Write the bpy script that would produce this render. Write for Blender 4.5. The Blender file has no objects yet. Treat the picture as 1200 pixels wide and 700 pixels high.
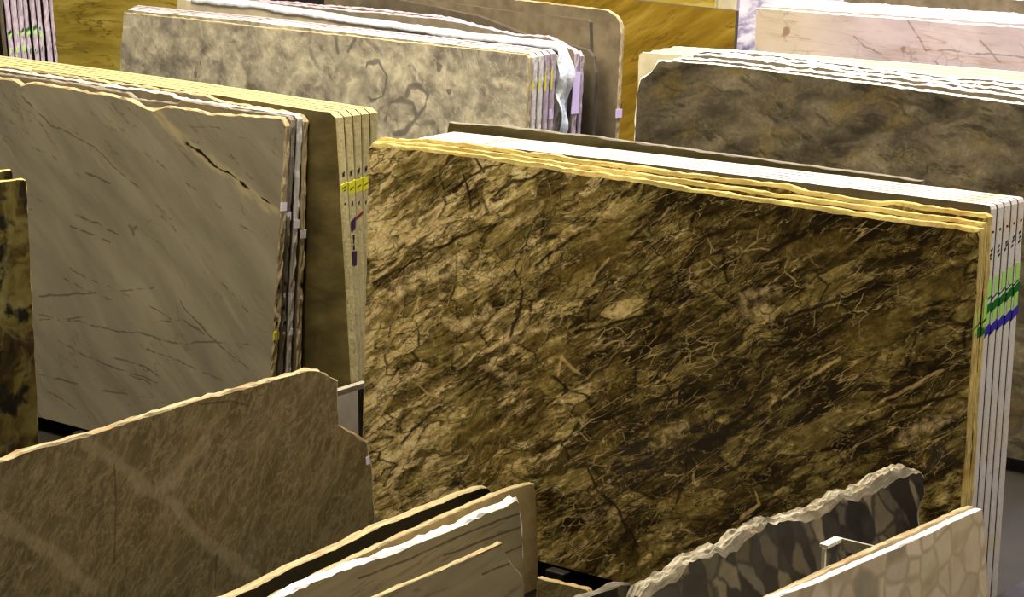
import bpy, bmesh, math, random
from mathutils import Vector, Matrix, noise as mn
scene = bpy.context.scene
COL = scene.collection
random.seed(4)

# ---------------------------------------------------------------- camera
FPX, HORIZON, CAM_H = 2900.0, -340.0, 3.24
PITCH = math.atan((350 - HORIZON) / FPX)
YAW = math.atan2(3700, math.hypot(690, FPX))
cR = Vector((math.sin(YAW), math.cos(YAW), 0))
cF0 = Vector((-math.cos(YAW), math.sin(YAW), 0))
UP = Vector((0, 0, 1))
cF = cF0 * math.cos(PITCH) - UP * math.sin(PITCH)
cU = cF0 * math.sin(PITCH) + UP * math.cos(PITCH)
CAM = Vector((0, 0, CAM_H))
cam_data = bpy.data.cameras.new('camera')
cam_data.sensor_width = 36
cam_data.lens = FPX * 36 / 1200
cam_data.clip_end = 200
cam = bpy.data.objects.new('camera', cam_data)
cam.matrix_world = Matrix((
    (cR.x, cU.x, -cF.x, CAM.x), (cR.y, cU.y, -cF.y, CAM.y),
    (cR.z, cU.z, -cF.z, CAM.z), (0, 0, 0, 1)))
COL.objects.link(cam)
scene.camera = cam

# ---------------------------------------------------------------- light
w = bpy.data.worlds.new('world'); scene.world = w
w.use_nodes = True
w.node_tree.nodes['Background'].inputs[0].default_value = (1.0, 0.88, 0.7, 1)
w.node_tree.nodes['Background'].inputs[1].default_value = 0.05


def area(name, loc, target, size, energy, color, size_y=None):
    l = bpy.data.lights.new(name, 'AREA')
    l.shape = 'RECTANGLE'; l.size = size; l.size_y = size_y or size
    l.energy = energy; l.color = color
    o = bpy.data.objects.new(name, l)
    o.location = loc
    d = Vector(target) - Vector(loc)
    o.rotation_euler = d.to_track_quat('-Z', 'Y').to_euler()
    COL.objects.link(o)
    return o


area('ceiling_or_fill_light', (-7.1, 5.9, 7.5), (-6.8, 6.9, 0.9), 2.0, 1050, (1.0, 0.91, 0.68))
area('ceiling_or_fill_light', (-6.6, 8.4, 7.5), (-6.0, 8.4, 0.8), 1.6, 300, (1.0, 0.92, 0.74))
area('ceiling_or_fill_light', (-9.2, 8.0, 7.5), (-9.0, 8.0, 0.8), 1.6, 380, (1.0, 0.90, 0.62))
area('ceiling_or_fill_light', (-1.2, 7.8, 4.6), (-4.0, 6.7, 0.5), 1.2, 200, (1.0, 0.9, 0.76))  # added low side fill, brightens the remnant faces towards +X
area('ceiling_or_fill_light', (-6.0, 11.0, 7.0), (-6.6, 10.8, 1.2), 2.5, 620, (0.97, 0.93, 1.0))
area('ceiling_or_fill_light', (-4.4, 15.0, 5.0), (-9.5, 10.0, 1.2), 2.0, 300, (0.84, 0.78, 1.0))

scene.view_settings.view_transform = 'Standard'
scene.view_settings.look = 'None'
scene.view_settings.gamma = 1
scene.view_settings.use_curve_mapping = False
scene.view_settings.exposure = -0.15


# ---------------------------------------------------------------- geometry helpers
def ray(px, py):
    return cF + cR * ((px - 600) / FPX) - cU * ((py - 350) / FPX)


class Plane:
    """A leaning slab plane: base point, heading of its length, lean away from its face."""
    def __init__(s, x, y, z=0.07, head=0.0, lean=0.0):
        a, l = math.radians(head), math.radians(lean)
        s.p = Vector((x, y, z))
        s.u = Vector((math.cos(a), math.sin(a), 0))
        n = Vector((math.sin(a), -math.cos(a), 0))
        s.w = UP * math.cos(l) - n * math.sin(l)
        s.b = -n * math.cos(l) - UP * math.sin(l)
        s.m = Matrix(((s.u.x, s.b.x, s.w.x, x), (s.u.y, s.b.y, s.w.y, y),
                      (s.u.z, s.b.z, s.w.z, z), (0, 0, 0, 1)))

    def hit(s, px, py):
        d = ray(px, py)
        t = (s.p - CAM).dot(s.b) / d.dot(s.b)
        q = CAM + d * t - s.p
        return q.dot(s.u), q.dot(s.w)

    def at(s, u, v, t=0.0):
        return s.p + s.u * u + s.w * v + s.b * t


def tag(o, label, cat, group=None, kind=None):
    o['label'] = label
    o['category'] = cat
    if group: o['group'] = group
    o['kind'] = kind or 'thing'
    return o


def link_bm(name, bm, mats, parent=None, matrix=None):
    me = bpy.data.meshes.new(name)
    bm.normal_update()
    bm.to_mesh(me); bm.free()
    for m in (mats if isinstance(mats, (list, tuple)) else [mats]):
        me.materials.append(m)
    o = bpy.data.objects.new(name, me)
    COL.objects.link(o)
    if matrix is not None: o.matrix_world = matrix
    if parent is not None:
        o.parent = parent
        o.matrix_parent_inverse = Matrix.Identity(4)
    return o


def empty(name, loc):
    o = bpy.data.objects.new(name, None)
    o.location = loc; o.empty_display_size = 0.1
    COL.objects.link(o)
    return o


def box(bm, c, s, rot=None, bev=0.0, mat=0):
    r = bmesh.ops.create_cube(bm, size=1.0)
    vs = r['verts']
    M = Matrix.Translation(c) @ (rot.to_4x4() if rot else Matrix.Identity(4)) @ Matrix.Diagonal((s[0], s[1], s[2], 1))
    bmesh.ops.transform(bm, matrix=M, verts=vs)
    if bev:
        es = list({e for v in vs for e in v.link_edges})
        bmesh.ops.bevel(bm, geom=es, offset=bev, segments=2, affect='EDGES', profile=0.5)


def slab(name, pl, chain, thick, face, edge, label, cat='stone slab', group=None,
         jag=0.003, chip=0.004, step=0.03, seed=0, px=True, rb=None, lb=None, rough=0, gouge=0.0, jmask=None, groove=0.0, bevel_top=0.0):
    """One stone slab: chain = its outline from bottom left over the top to bottom right."""
    pts = [pl.hit(*c) for c in chain] if px else list(chain)
    lbu = pts[0][0] if lb is None else lb
    rbu = pts[-1][0] if rb is None else rb
    loop = [(lbu, 0.0)] + pts + [(rbu, 0.0)]
    n = len(loop)
    out = []                                  # resampled outline with its normals
    for i in range(n):
        a, b = Vector(loop[i]), Vector(loop[(i + 1) % n])
        L = (b - a).length
        if L < 1e-5: continue
        k = max(1, int(L / step))
        d = (b - a) / L
        nn = Vector((-d.y, d.x))              # outward: the loop runs clockwise
        bottom = (i == n - 1)
        amp = 0.0 if bottom else jag
        if jmask and not bottom: amp = jag * jmask[min(i, len(jmask) - 1)]
        for j in range(k):
            q = a + d * (L * j / k)
            f = 0.0
            if amp and not (j == 0 and i == 0):
                f = amp * (mn.noise((q.x * 7 + seed * 3.1, q.y * 7, seed * 1.7)) * 1.1
                           + mn.noise((q.x * 23 + seed, q.y * 23, 4.2)) * 0.7
                           + mn.noise((q.x * 55 + seed, q.y * 55, 9.2)) * 0.4)
            out.append((q + nn * f, nn, bottom))
    m = len(out)
    # averaged normals
    nor = []
    for i in range(m):
        s = out[i - 1][1] + out[i][1] if (out[i][0] - out[i - 1][0]).length < step * 1.5 else out[i][1]
        nor.append(s.normalized() if s.length > 1e-4 else out[i][1])
    bm = bmesh.new()
    nr = 4 + rough * 2
    fr = [0.0, 0.12] + [0.12 + 0.76 * (k + 1) / (rough * 2 + 1) for k in range(rough * 2)] + [0.88, 1.0]
    rings = []
    for r, t in enumerate(fr):
        row = []
        for i in range(m):
            q, nn, bot = out[i][0], nor[i], out[i][2]
            ins = 0.0
            if not bot and i not in (0, 1):
                if r in (0, nr - 1):
                    if groove and nn.x > 0.6: ins = groove
                    if bevel_top and nn.y > 0.6 and r == 0: ins += bevel_top * (1 + 0.5 * mn.noise((q.x * 9, q.y * 9, seed)))
                    ins += chip * (0.4 + abs(mn.noise((q.x * 17, q.y * 17, seed + r))) * 1.6)
                    if gouge and r == 0:
                        ins += gouge * max(0.0, mn.noise((q.x * 4.3, q.y * 4.3, seed + 7)) + 0.35) * (0.7 + 0.6 * mn.noise((q.x * 19, q.y * 19, 3)))
                elif rough:
                    ins = chip * 1.5 * mn.noise((q.x * 26, q.y * 26, t * 9 + seed))
                    if gouge and r <= 2:
                        ins += gouge * 0.35 * abs(mn.noise((q.x * 11, q.y * 11, seed + r)))
            row.append(bm.verts.new((q.x - nn.x * ins, t * thick, q.y - nn.y * ins)))
        rings.append(row)
    f = bm.faces.new(rings[0]); f.material_index = 0
    f = bm.faces.new(list(reversed(rings[-1]))); f.material_index = 0
    for r in range(nr - 1):
        for i in range(m):
            j = (i + 1) % m
            q = bm.faces.new((rings[r][j], rings[r][i], rings[r + 1][i], rings[r + 1][j]))
            q.material_index = 1
    bmesh.ops.recalc_face_normals(bm, faces=bm.faces)
    o = link_bm(name, bm, [face, edge], matrix=pl.m)
    tag(o, label, cat, group)
    return o


# ---------------------------------------------------------------- material helpers
class NT:
    def __init__(s, name, rough=0.4, spec=0.4):
        s.mat = bpy.data.materials.new(name); s.mat.use_nodes = True
        s.t = s.mat.node_tree; s.n = s.t.nodes
        s.b = s.n['Principled BSDF']
        s.b.inputs['Roughness'].default_value = rough
        s.b.inputs['Specular IOR Level'].default_value = spec
        s.obj = s.n.new('ShaderNodeTexCoord').outputs['Object']

    def _set(s, sock, v):
        if isinstance(v, bpy.types.NodeSocket): s.t.links.new(v, sock)
        elif sock.type == 'RGBA' and len(v) == 3: sock.default_value = (*v, 1)
        else: sock.default_value = v

    def math(s, op, a, b=0.0, c=None, clamp=False):
        n = s.n.new('ShaderNodeMath'); n.operation = op; n.use_clamp = clamp
        s._set(n.inputs[0], a); s._set(n.inputs[1], b)
        if c is not None: s._set(n.inputs[2], c)
        return n.outputs[0]

    def vmath(s, op, a, b=None, scale=None):
        n = s.n.new('ShaderNodeVectorMath'); n.operation = op
        s._set(n.inputs[0], a)
        if b is not None: s._set(n.inputs[1], b)
        if scale is not None: s._set(n.inputs['Scale'], scale)
        return n.outputs['Value'] if op in ('LENGTH', 'DOT_PRODUCT', 'DISTANCE') else n.outputs[0]

    def mapping(s, v, rot=0.0, scale=(1, 1, 1), loc=(0, 0, 0)):
        """rotate in the face's own plane (about local y), then scale"""
        n = s.n.new('ShaderNodeVectorRotate'); n.rotation_type = 'Y_AXIS'
        s._set(n.inputs['Vector'], v); n.inputs['Angle'].default_value = math.radians(rot)
        m = s.vmath('MULTIPLY', n.outputs[0], scale)
        return s.vmath('ADD', m, loc)

    def noise(s, v, scale, detail=4, rough=0.55, dist=0.0, color=False):
        n = s.n.new('ShaderNodeTexNoise')
        s._set(n.inputs['Vector'], v)
        n.inputs['Scale'].default_value = scale; n.inputs['Detail'].default_value = detail
        n.inputs['Roughness'].default_value = rough; n.inputs['Distortion'].default_value = dist
        return n.outputs['Color'] if color else n.outputs['Fac']

    def voro(s, v, scale, feature='F1', out='Distance', rnd=1.0, smooth=None):
        n = s.n.new('ShaderNodeTexVoronoi'); n.feature = feature
        s._set(n.inputs['Vector'], v); n.inputs['Scale'].default_value = scale
        n.inputs['Randomness'].default_value = rnd
        return n.outputs[out]

    def ramp(s, f, stops, interp='LINEAR'):
        n = s.n.new('ShaderNodeValToRGB'); cr = n.color_ramp; cr.interpolation = interp
        s._set(n.inputs[0], f)
        while len(cr.elements) < len(stops): cr.elements.new(0.5)
        for e, (p, c) in zip(cr.elements, stops):
            e.position = p; e.color = (*c, 1)
        return n.outputs[0]

    def step(s, f, lo, hi, a=0.0, b=1.0):
        n = s.n.new('ShaderNodeMapRange'); n.interpolation_type = 'SMOOTHSTEP'
        s._set(n.inputs['Value'], f)
        n.inputs['From Min'].default_value = lo; n.inputs['From Max'].default_value = hi
        n.inputs['To Min'].default_value = a; n.inputs['To Max'].default_value = b
        return n.outputs['Result']

    def mix(s, f, a, b, mode='MIX'):
        n = s.n.new('ShaderNodeMix'); n.data_type = 'RGBA'; n.blend_type = mode
        n.clamp_factor = True
        s._set(n.inputs[0], f); s._set(n.inputs[6], a); s._set(n.inputs[7], b)
        return n.outputs[2]

    def warp(s, v, scale, amt, detail=3):
        c = s.noise(v, scale, detail, color=True)
        d = s.vmath('SUBTRACT', c, (0.5, 0.5, 0.5))
        return s.vmath('ADD', v, s.vmath('SCALE', d, scale=amt))

    def flat(s, v):
        return s.vmath('MULTIPLY', v, (1, 0, 1))

    def lines(s, v, polys, width, mod=None):
        """mask of hand-laid veins: each poly is a list of (u, h) points on the slab"""
        acc = None
        for poly in polys:
            for (a, b) in zip(poly[:-1], poly[1:]):
                g = s.n.new('ShaderNodeGroup'); g.node_tree = vein_group()
                s._set(g.inputs[0], v)
                g.inputs[1].default_value = (a[0], 0, a[1]); g.inputs[2].default_value = (b[0], 0, b[1])
                s._set(g.inputs[3], width)
                if acc is not None: s._set(g.inputs[4], acc)
                acc = g.outputs[0]
        return acc

    def bump(s, h, strength=0.3, dist=0.01):
        n = s.n.new('ShaderNodeBump'); n.inputs['Strength'].default_value = strength
        n.inputs['Distance'].default_value = dist
        s._set(n.inputs['Height'], h); s.t.links.new(n.outputs[0], s.b.inputs['Normal'])

    def done(s, col, rough=None):
        s._set(s.b.inputs['Base Color'], col)
        if rough is not None: s._set(s.b.inputs['Roughness'], rough)
        return s.mat


def vein_group():
    g = bpy.data.node_groups.get('vein')
    if g: return g
    g = bpy.data.node_groups.new('vein', 'ShaderNodeTree')
    I = g.interface
    for nm, ty in (('P', 'NodeSocketVector'), ('A', 'NodeSocketVector'), ('B', 'NodeSocketVector'), ('W', 'NodeSocketFloat'), ('Acc', 'NodeSocketFloat')):
        I.new_socket(nm, in_out='INPUT', socket_type=ty)
    I.new_socket('Mask', in_out='OUTPUT', socket_type='NodeSocketFloat')
    N, L = g.nodes, g.links
    gi, go = N.new('NodeGroupInput'), N.new('NodeGroupOutput')

    def V(op, a, b):
        n = N.new('ShaderNodeVectorMath'); n.operation = op
        L.new(a, n.inputs[0])
        if b is not None: L.new(b, n.inputs['Scale'] if op == 'SCALE' else n.inputs[1])
        return n.outputs['Value'] if op in ('DOT_PRODUCT', 'LENGTH') else n.outputs[0]
    tiny = N.new('ShaderNodeMath'); tiny.operation = 'MULTIPLY'       # evaluates the veins one after another
    L.new(gi.outputs[4], tiny.inputs[0]); tiny.inputs[1].default_value = 1e-7
    pa = V('SUBTRACT', V('ADD', gi.outputs[0], tiny.outputs[0]), gi.outputs[1])
    ba = V('SUBTRACT', gi.outputs[2], gi.outputs[1])
    d = N.new('ShaderNodeMath'); d.operation = 'DIVIDE'; d.use_clamp = True
    L.new(V('DOT_PRODUCT', pa, ba), d.inputs[0]); L.new(V('DOT_PRODUCT', ba, ba), d.inputs[1])
    ln = V('LENGTH', V('SUBTRACT', pa, V('SCALE', ba, d.outputs[0])), None)
    q = N.new('ShaderNodeMath'); q.operation = 'DIVIDE'
    L.new(ln, q.inputs[0]); L.new(gi.outputs[3], q.inputs[1])
    mr = N.new('ShaderNodeMapRange'); mr.interpolation_type = 'SMOOTHSTEP'
    L.new(q.outputs[0], mr.inputs['Value'])
    mr.inputs['From Min'].default_value = 0.35; mr.inputs['From Max'].default_value = 1.0
    mr.inputs['To Min'].default_value = 1; mr.inputs['To Max'].default_value = 0
    mx = N.new('ShaderNodeMath'); mx.operation = 'MAXIMUM'
    L.new(mr.outputs['Result'], mx.inputs[0]); L.new(gi.outputs[4], mx.inputs[1])
    L.new(mx.outputs[0], go.inputs[0])
    return g


def srgb(r, g, b):
    def f(c):
        c /= 255.0
        return c / 12.92 if c <= 0.04045 else ((c + 0.055) / 1.055) ** 2.4
    return (f(r), f(g), f(b))


def plain(name, c, rough=0.5, metal=0.0, var=0.0, scale=20.0, bump=0.0):
    m = NT(name, rough)
    m.b.inputs['Metallic'].default_value = metal
    if var:
        n = m.noise(m.obj, scale, 5, 0.6)
        col = m.mix(m.step(n, 0.3, 0.7), tuple(x * (1 - var) for x in c), tuple(min(1, x * (1 + var)) for x in c))
        if bump: m.bump(n, bump, 0.01)
        return m.done(col)
    return m.done(c)


def raw_edge(name, c, dark=0.75, stain=None, rough=0.85):
    """sawn stone edge: pale, scuffed, with finer darker strata and chips"""
    m = NT(name, rough, 0.2)
    n1 = m.noise(m.vmath('MULTIPLY', m.obj, (1.2, 30, 3)), 3, 5, 0.65)
    n2 = m.noise(m.obj, 60, 3, 0.6)
    col = m.mix(m.step(n1, 0.38, 0.6), tuple(x * dark for x in c), c)
    if stain: col = m.mix(m.step(m.noise(m.obj, 4.5, 5, 0.6), 0.52, 0.66), col, stain)
    col = m.mix(m.math('MULTIPLY', m.step(n2, 0.58, 0.75), 0.5), col, tuple(x * 0.5 for x in c))
    m.bump(n2, 0.5, 0.004)
    return m.done(col)


def uvs(pl, polys):
    return [[pl.hit(*p) for p in poly] for poly in polys]


# ---------------------------------------------------------------- planes of the visible front faces
H0 = 0.07
P_MAIN = Plane(-6.5, 7.06, H0, 0, 3.0)
P_GREY = Plane(-9.5, 7.17, H0, 0, 4.6)
P_OLIV = Plane(-9.5, 7.50, H0, 0, 3.0)
P_PATT = Plane(-10.5, 9.28, H0, 0, 4.0)
P_DARK = Plane(-7.0, 9.40, H0, 0, 6.5)

# ---------------------------------------------------------------- stone materials
def mat_main():
    m = NT('brown_breccia_marble', 0.32, 0.35)
    p = m.flat(m.obj)
    sx = m.n.new('ShaderNodeSeparateXYZ'); m.t.links.new(p, sx.inputs[0])
    left = m.step(m.math('ADD', sx.outputs[0], m.math('MULTIPLY', m.noise(p, 1.3, 2), 1.2)), 0.5, 2.4, 1.0, 0.0)
    pw = m.warp(p, 2.2, 0.20, 4)
    vw = m.warp(m.warp(p, 3.0, 0.10, 3), 13, 0.03, 4)
    # brecciated clasts of many browns, drawn out along the bedding
    q1 = m.mapping(vw, 33, (1, 1, 3.2))
    q2 = m.mapping(vw, 31, (1, 1, 2.9), (5, 0, 2))
    def cell(q, sc):
        c = m.n.new('ShaderNodeSeparateColor'); m.t.links.new(m.voro(q, sc, 'F1', 'Color'), c.inputs[0]); return c.outputs[0]
    tone = m.math('ADD', m.math('MULTIPLY', cell(q1, 4.2), 0.42), m.math('MULTIPLY', cell(q2, 12), 0.22))
    tone = m.math('ADD', tone, m.math('MULTIPLY', m.math('SUBTRACT', m.noise(m.mapping(pw, 32, (0.8, 1, 3.6)), 5.0, 10, 0.72, 0.2), 0.5), 1.5))
    tone = m.math('ADD', tone, m.math('MULTIPLY', left, 0.30))
    col = m.ramp(tone, [(0.05, srgb(32, 25, 10)), (0.24, srgb(70, 56, 25)), (0.42, srgb(102, 88, 47)), (0.60, srgb(138, 121, 71)), (0.76, srgb(190, 168, 112)), (0.95, srgb(228, 206, 156))])
    # smooth olive brown clasts
    cl = m.noise(m.mapping(pw, 31, (1, 1, 1.7), (7, 0, 3)), 2.6, 3, 0.5)
    col = m.mix(m.math('MULTIPLY', m.step(cl, 0.56, 0.62), 0.6), col, srgb(106, 87, 40))
    # cream streaks, more of them to the left
    cr = m.noise(m.mapping(pw, 34, (0.7, 1, 3.8), (3, 0, 11)), 4.4, 9, 0.7)
    thr = m.math('ADD', cr, m.math('MULTIPLY', left, 0.11))
    col = m.mix(m.math('MULTIPLY', m.step(thr, 0.59, 0.68), 0.85), col, srgb(226, 200, 150))
    # black breccia ground, more of it to the right
    dk = m.noise(m.mapping(pw, 29, (0.8, 1, 3.0), (9, 0, 5)), 4.2, 10, 0.74, 0.15)
    dthr = m.math('SUBTRACT', dk, m.math('MULTIPLY', left, 0.10))
    col = m.mix(m.math('MULTIPLY', m.step(dthr, 0.512, 0.565), 0.88), col, srgb(30, 22, 9))
    # nets of cracks
    e1 = m.voro(q1, 4.2, 'DISTANCE_TO_EDGE')
    nm = m.step(m.noise(p, 3.1, 4), 0.40, 0.55)
    col = m.mix(m.math('MULTIPLY', m.step(e1, 0.0, 0.05, 0.9, 0.0), nm), col, srgb(28, 19, 7))
    e2 = m.voro(q2, 12, 'DISTANCE_TO_EDGE')
    nm2 = m.step(m.noise(p, 2.4, 5, 0.6), 0.46, 0.58)
    col = m.mix(m.math('MULTIPLY', m.step(e2, 0.0, 0.07, 0.75, 0.0), nm2), col, srgb(36, 25, 10))
    e3 = m.voro(m.mapping(vw, 36, (1, 1, 3.0), (4, 0, 4)), 7, 'DISTANCE_TO_EDGE')
    nm3 = m.step(m.noise(p, 2.9, 5, 0.6), 0.50, 0.60)
    col = m.mix(m.math('MULTIPLY', m.step(e3, 0.0, 0.03, 0.55, 0.0), nm3), col, srgb(214, 188, 138))
    r1 = m.math('ABSOLUTE', m.math('SUBTRACT', m.noise(m.mapping(pw, 31, (1, 1, 4), (1, 0, 8)), 3.0, 5, 0.55), 0.5))
    col = m.mix(m.step(r1, 0.0, 0.014, 0.8, 0.0), col, srgb(30, 21, 9))
    r2 = m.math('ABSOLUTE', m.math('SUBTRACT', m.noise(m.mapping(pw, 33, (1, 1, 3.4), (15, 0, 2)), 3.6, 6, 0.6), 0.5))
    col = m.mix(m.step(r2, 0.0, 0.007, 0.5, 0.0), col, srgb(206, 180, 128))
    # long straight partings along the bedding
    ps = m.warp(p, 2.5, 0.06, 3)
    for (rot, zz, off, wd_, k, c_) in ((33, 7, 2, 0.010, 0.85, (28, 20, 8)), (30, 9, 12, 0.008, 0.7, (34, 24, 10)), (35, 8, 21, 0.007, 0.6, (206, 182, 132))):
        rr = m.math('ABSOLUTE', m.math('SUBTRACT', m.noise(m.mapping(ps, rot, (0.7, 1, zz), (off, 0, off * 2)), 1.5, 3, 0.5), 0.5))
        mk = m.step(m.noise(m.mapping(p, rot, (1, 1, 3), (off, 0, 0)), 2.2, 3), 0.46, 0.56)
        col = m.mix(m.math('MULTIPLY', m.step(rr, 0.0, wd_, k, 0.0), mk), col, srgb(*c_))
    # single clasts: olive brown ones and cream ones
    pp = m.warp(m.warp(p, 4, 0.12, 3), 14, 0.07, 4)
    oliv = [[(672, 290), (722, 282)], [(690, 306), (725, 302)], [(655, 420), (690, 400)], [(610, 245), (640, 235)], [(480, 195), (515, 185)], [(455, 350), (480, 335)],
            [(560, 500), (540, 520)], [(700, 445), (725, 430)], [(930, 300), (985, 290)], [(1000, 400), (1060, 380)], [(1090, 340), (1120, 335)]]
    cream = [[(434, 300), (470, 283), (520, 255)], [(434, 288), (450, 280)], [(500, 325), (540, 300)], [(560, 322), (590, 325)], [(560, 190), (566, 200)], [(450, 345), (505, 318), (540, 312)],
             [(580, 432), (600, 440)], [(665, 470), (690, 462)], [(868, 352), (905, 345)], [(870, 365), (895, 372)], [(590, 395), (640, 385)], [(460, 580), (480, 590)],
             [(1060, 510), (1130, 480)], [(520, 380), (575, 365)], [(440, 640), (500, 600)], [(770, 520), (800, 500)], [(690, 610), (720, 600)]]
    mo = m.math('MULTIPLY', m.lines(pp, uvs(P_MAIN, oliv), 0.062), 0.6)
    col = m.mix(mo, col, m.mix(m.step(m.noise(p, 26, 5, 0.65), 0.35, 0.65), srgb(82, 67, 28), srgb(114, 95, 46)))
    mc = m.math('MULTIPLY', m.lines(pp, uvs(P_MAIN, cream), 0.036), m.step(m.noise(m.mapping(pw, 33, (1, 1, 2)), 11, 8, 0.7), 0.40, 0.55))
    col = m.mix(m.math('MULTIPLY', mc, m.math('ADD', 0.4, m.math('MULTIPLY', left, 0.4))), col, srgb(226, 200, 150))
    mk3 = m.voro(m.mapping(vw, 33, (1, 1, 1.3)), 14, 'DISTANCE_TO_EDGE')
    col = m.mix(m.math('MULTIPLY', m.step(mk3, 0.0, 0.05, 0.8, 0.0), mc), col, srgb(60, 44, 20))
    # the long veins
    lw = m.warp(m.warp(p, 3.5, 0.05, 2), 14, 0.025, 3)
    wd = m.math('MULTIPLY', m.step(m.noise(p, 7, 3), 0.2, 0.7, 0.3, 1.0), 0.0125)
    dark = [[(543, 178), (537, 195), (546, 217), (552, 248)], [(551, 176), (568, 204)], [(530, 222), (570, 200), (622, 183)],
            [(550, 248), (600, 215), (650, 195)],
            [(470, 520), (505, 482), (545, 460), (600, 420), (640, 395)], [(628, 312), (672, 278), (720, 240), (752, 213)],
            [(735, 282), (792, 240)], [(604, 318), (613, 345), (603, 382), (590, 412)], [(640, 476), (690, 446), (740, 402), (776, 372)],
            [(676, 391), (740, 376), (805, 352)], [(710, 492), (770, 470), (805, 450)], [(648, 440), (666, 456), (692, 468)],
            [(636, 528), (690, 500), (740, 480), (810, 463)], [(690, 548), (700, 572), (722, 592), (732, 615), (747, 642)],
            [(806, 520), (803, 560), (785, 600), (780, 640)], [(715, 545), (762, 535)], [(740, 572), (800, 535), (832, 522)],
            [(820, 522), (900, 472), (945, 448)], [(885, 305), (960, 262), (1000, 246)], [(900, 380), (980, 352), (1040, 330)],
            [(985, 520), (1050, 480), (1120, 462)], [(440, 330), (520, 285), (575, 262)]]
    light = [[(968, 502), (1010, 482), (1062, 456), (1102, 436)], [(900, 480), (955, 440), (985, 420)], [(690, 335), (713, 300)],
             [(740, 276), (828, 222)], [(432, 425), (475, 382), (492, 352)], [(438, 298), (500, 266), (560, 240)],
             [(440, 506), (500, 511), (545, 504)], [(445, 485), (462, 460), (480, 446), (500, 458), (520, 468)],
             [(650, 474), (700, 436), (765, 380)], [(680, 440), (660, 420), (655, 440)], [(870, 610), (890, 590), (880, 570)]]
    md = m.lines(lw, uvs(P_MAIN, dark), wd)
    ml = m.lines(lw, uvs(P_MAIN, light), m.math('MULTIPLY', wd, 0.9))
    col = m.mix(m.math('MULTIPLY', ml, 0.6), col, srgb(205, 176, 124))
    col = m.mix(m.math('MULTIPLY', md, 0.9), col, srgb(30, 20, 9))
    # grain
    g2 = m.noise(m.mapping(pw, 32, (0.8, 1, 1.6)), 24, 7, 0.72)
    col = m.mix(0.6, col, m.ramp(g2, [(0.34, (0.2, 0.19, 0.17)), (0.66, (0.84, 0.83, 0.8))]), 'OVERLAY')
    g = m.noise(p, 75, 4, 0.7)
    col = m.mix(0.55, col, m.ramp(g, [(0.3, (0.22, 0.21, 0.18)), (0.7, (0.82, 0.81, 0.78))]), 'OVERLAY')
    hs = m.n.new('ShaderNodeHueSaturation'); hs.inputs['Saturation'].default_value = 1.0; hs.inputs['Value'].default_value = 1.1
    m.t.links.new(col, hs.inputs['Color']); col = hs.outputs[0]
    return m.done(col)


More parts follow.
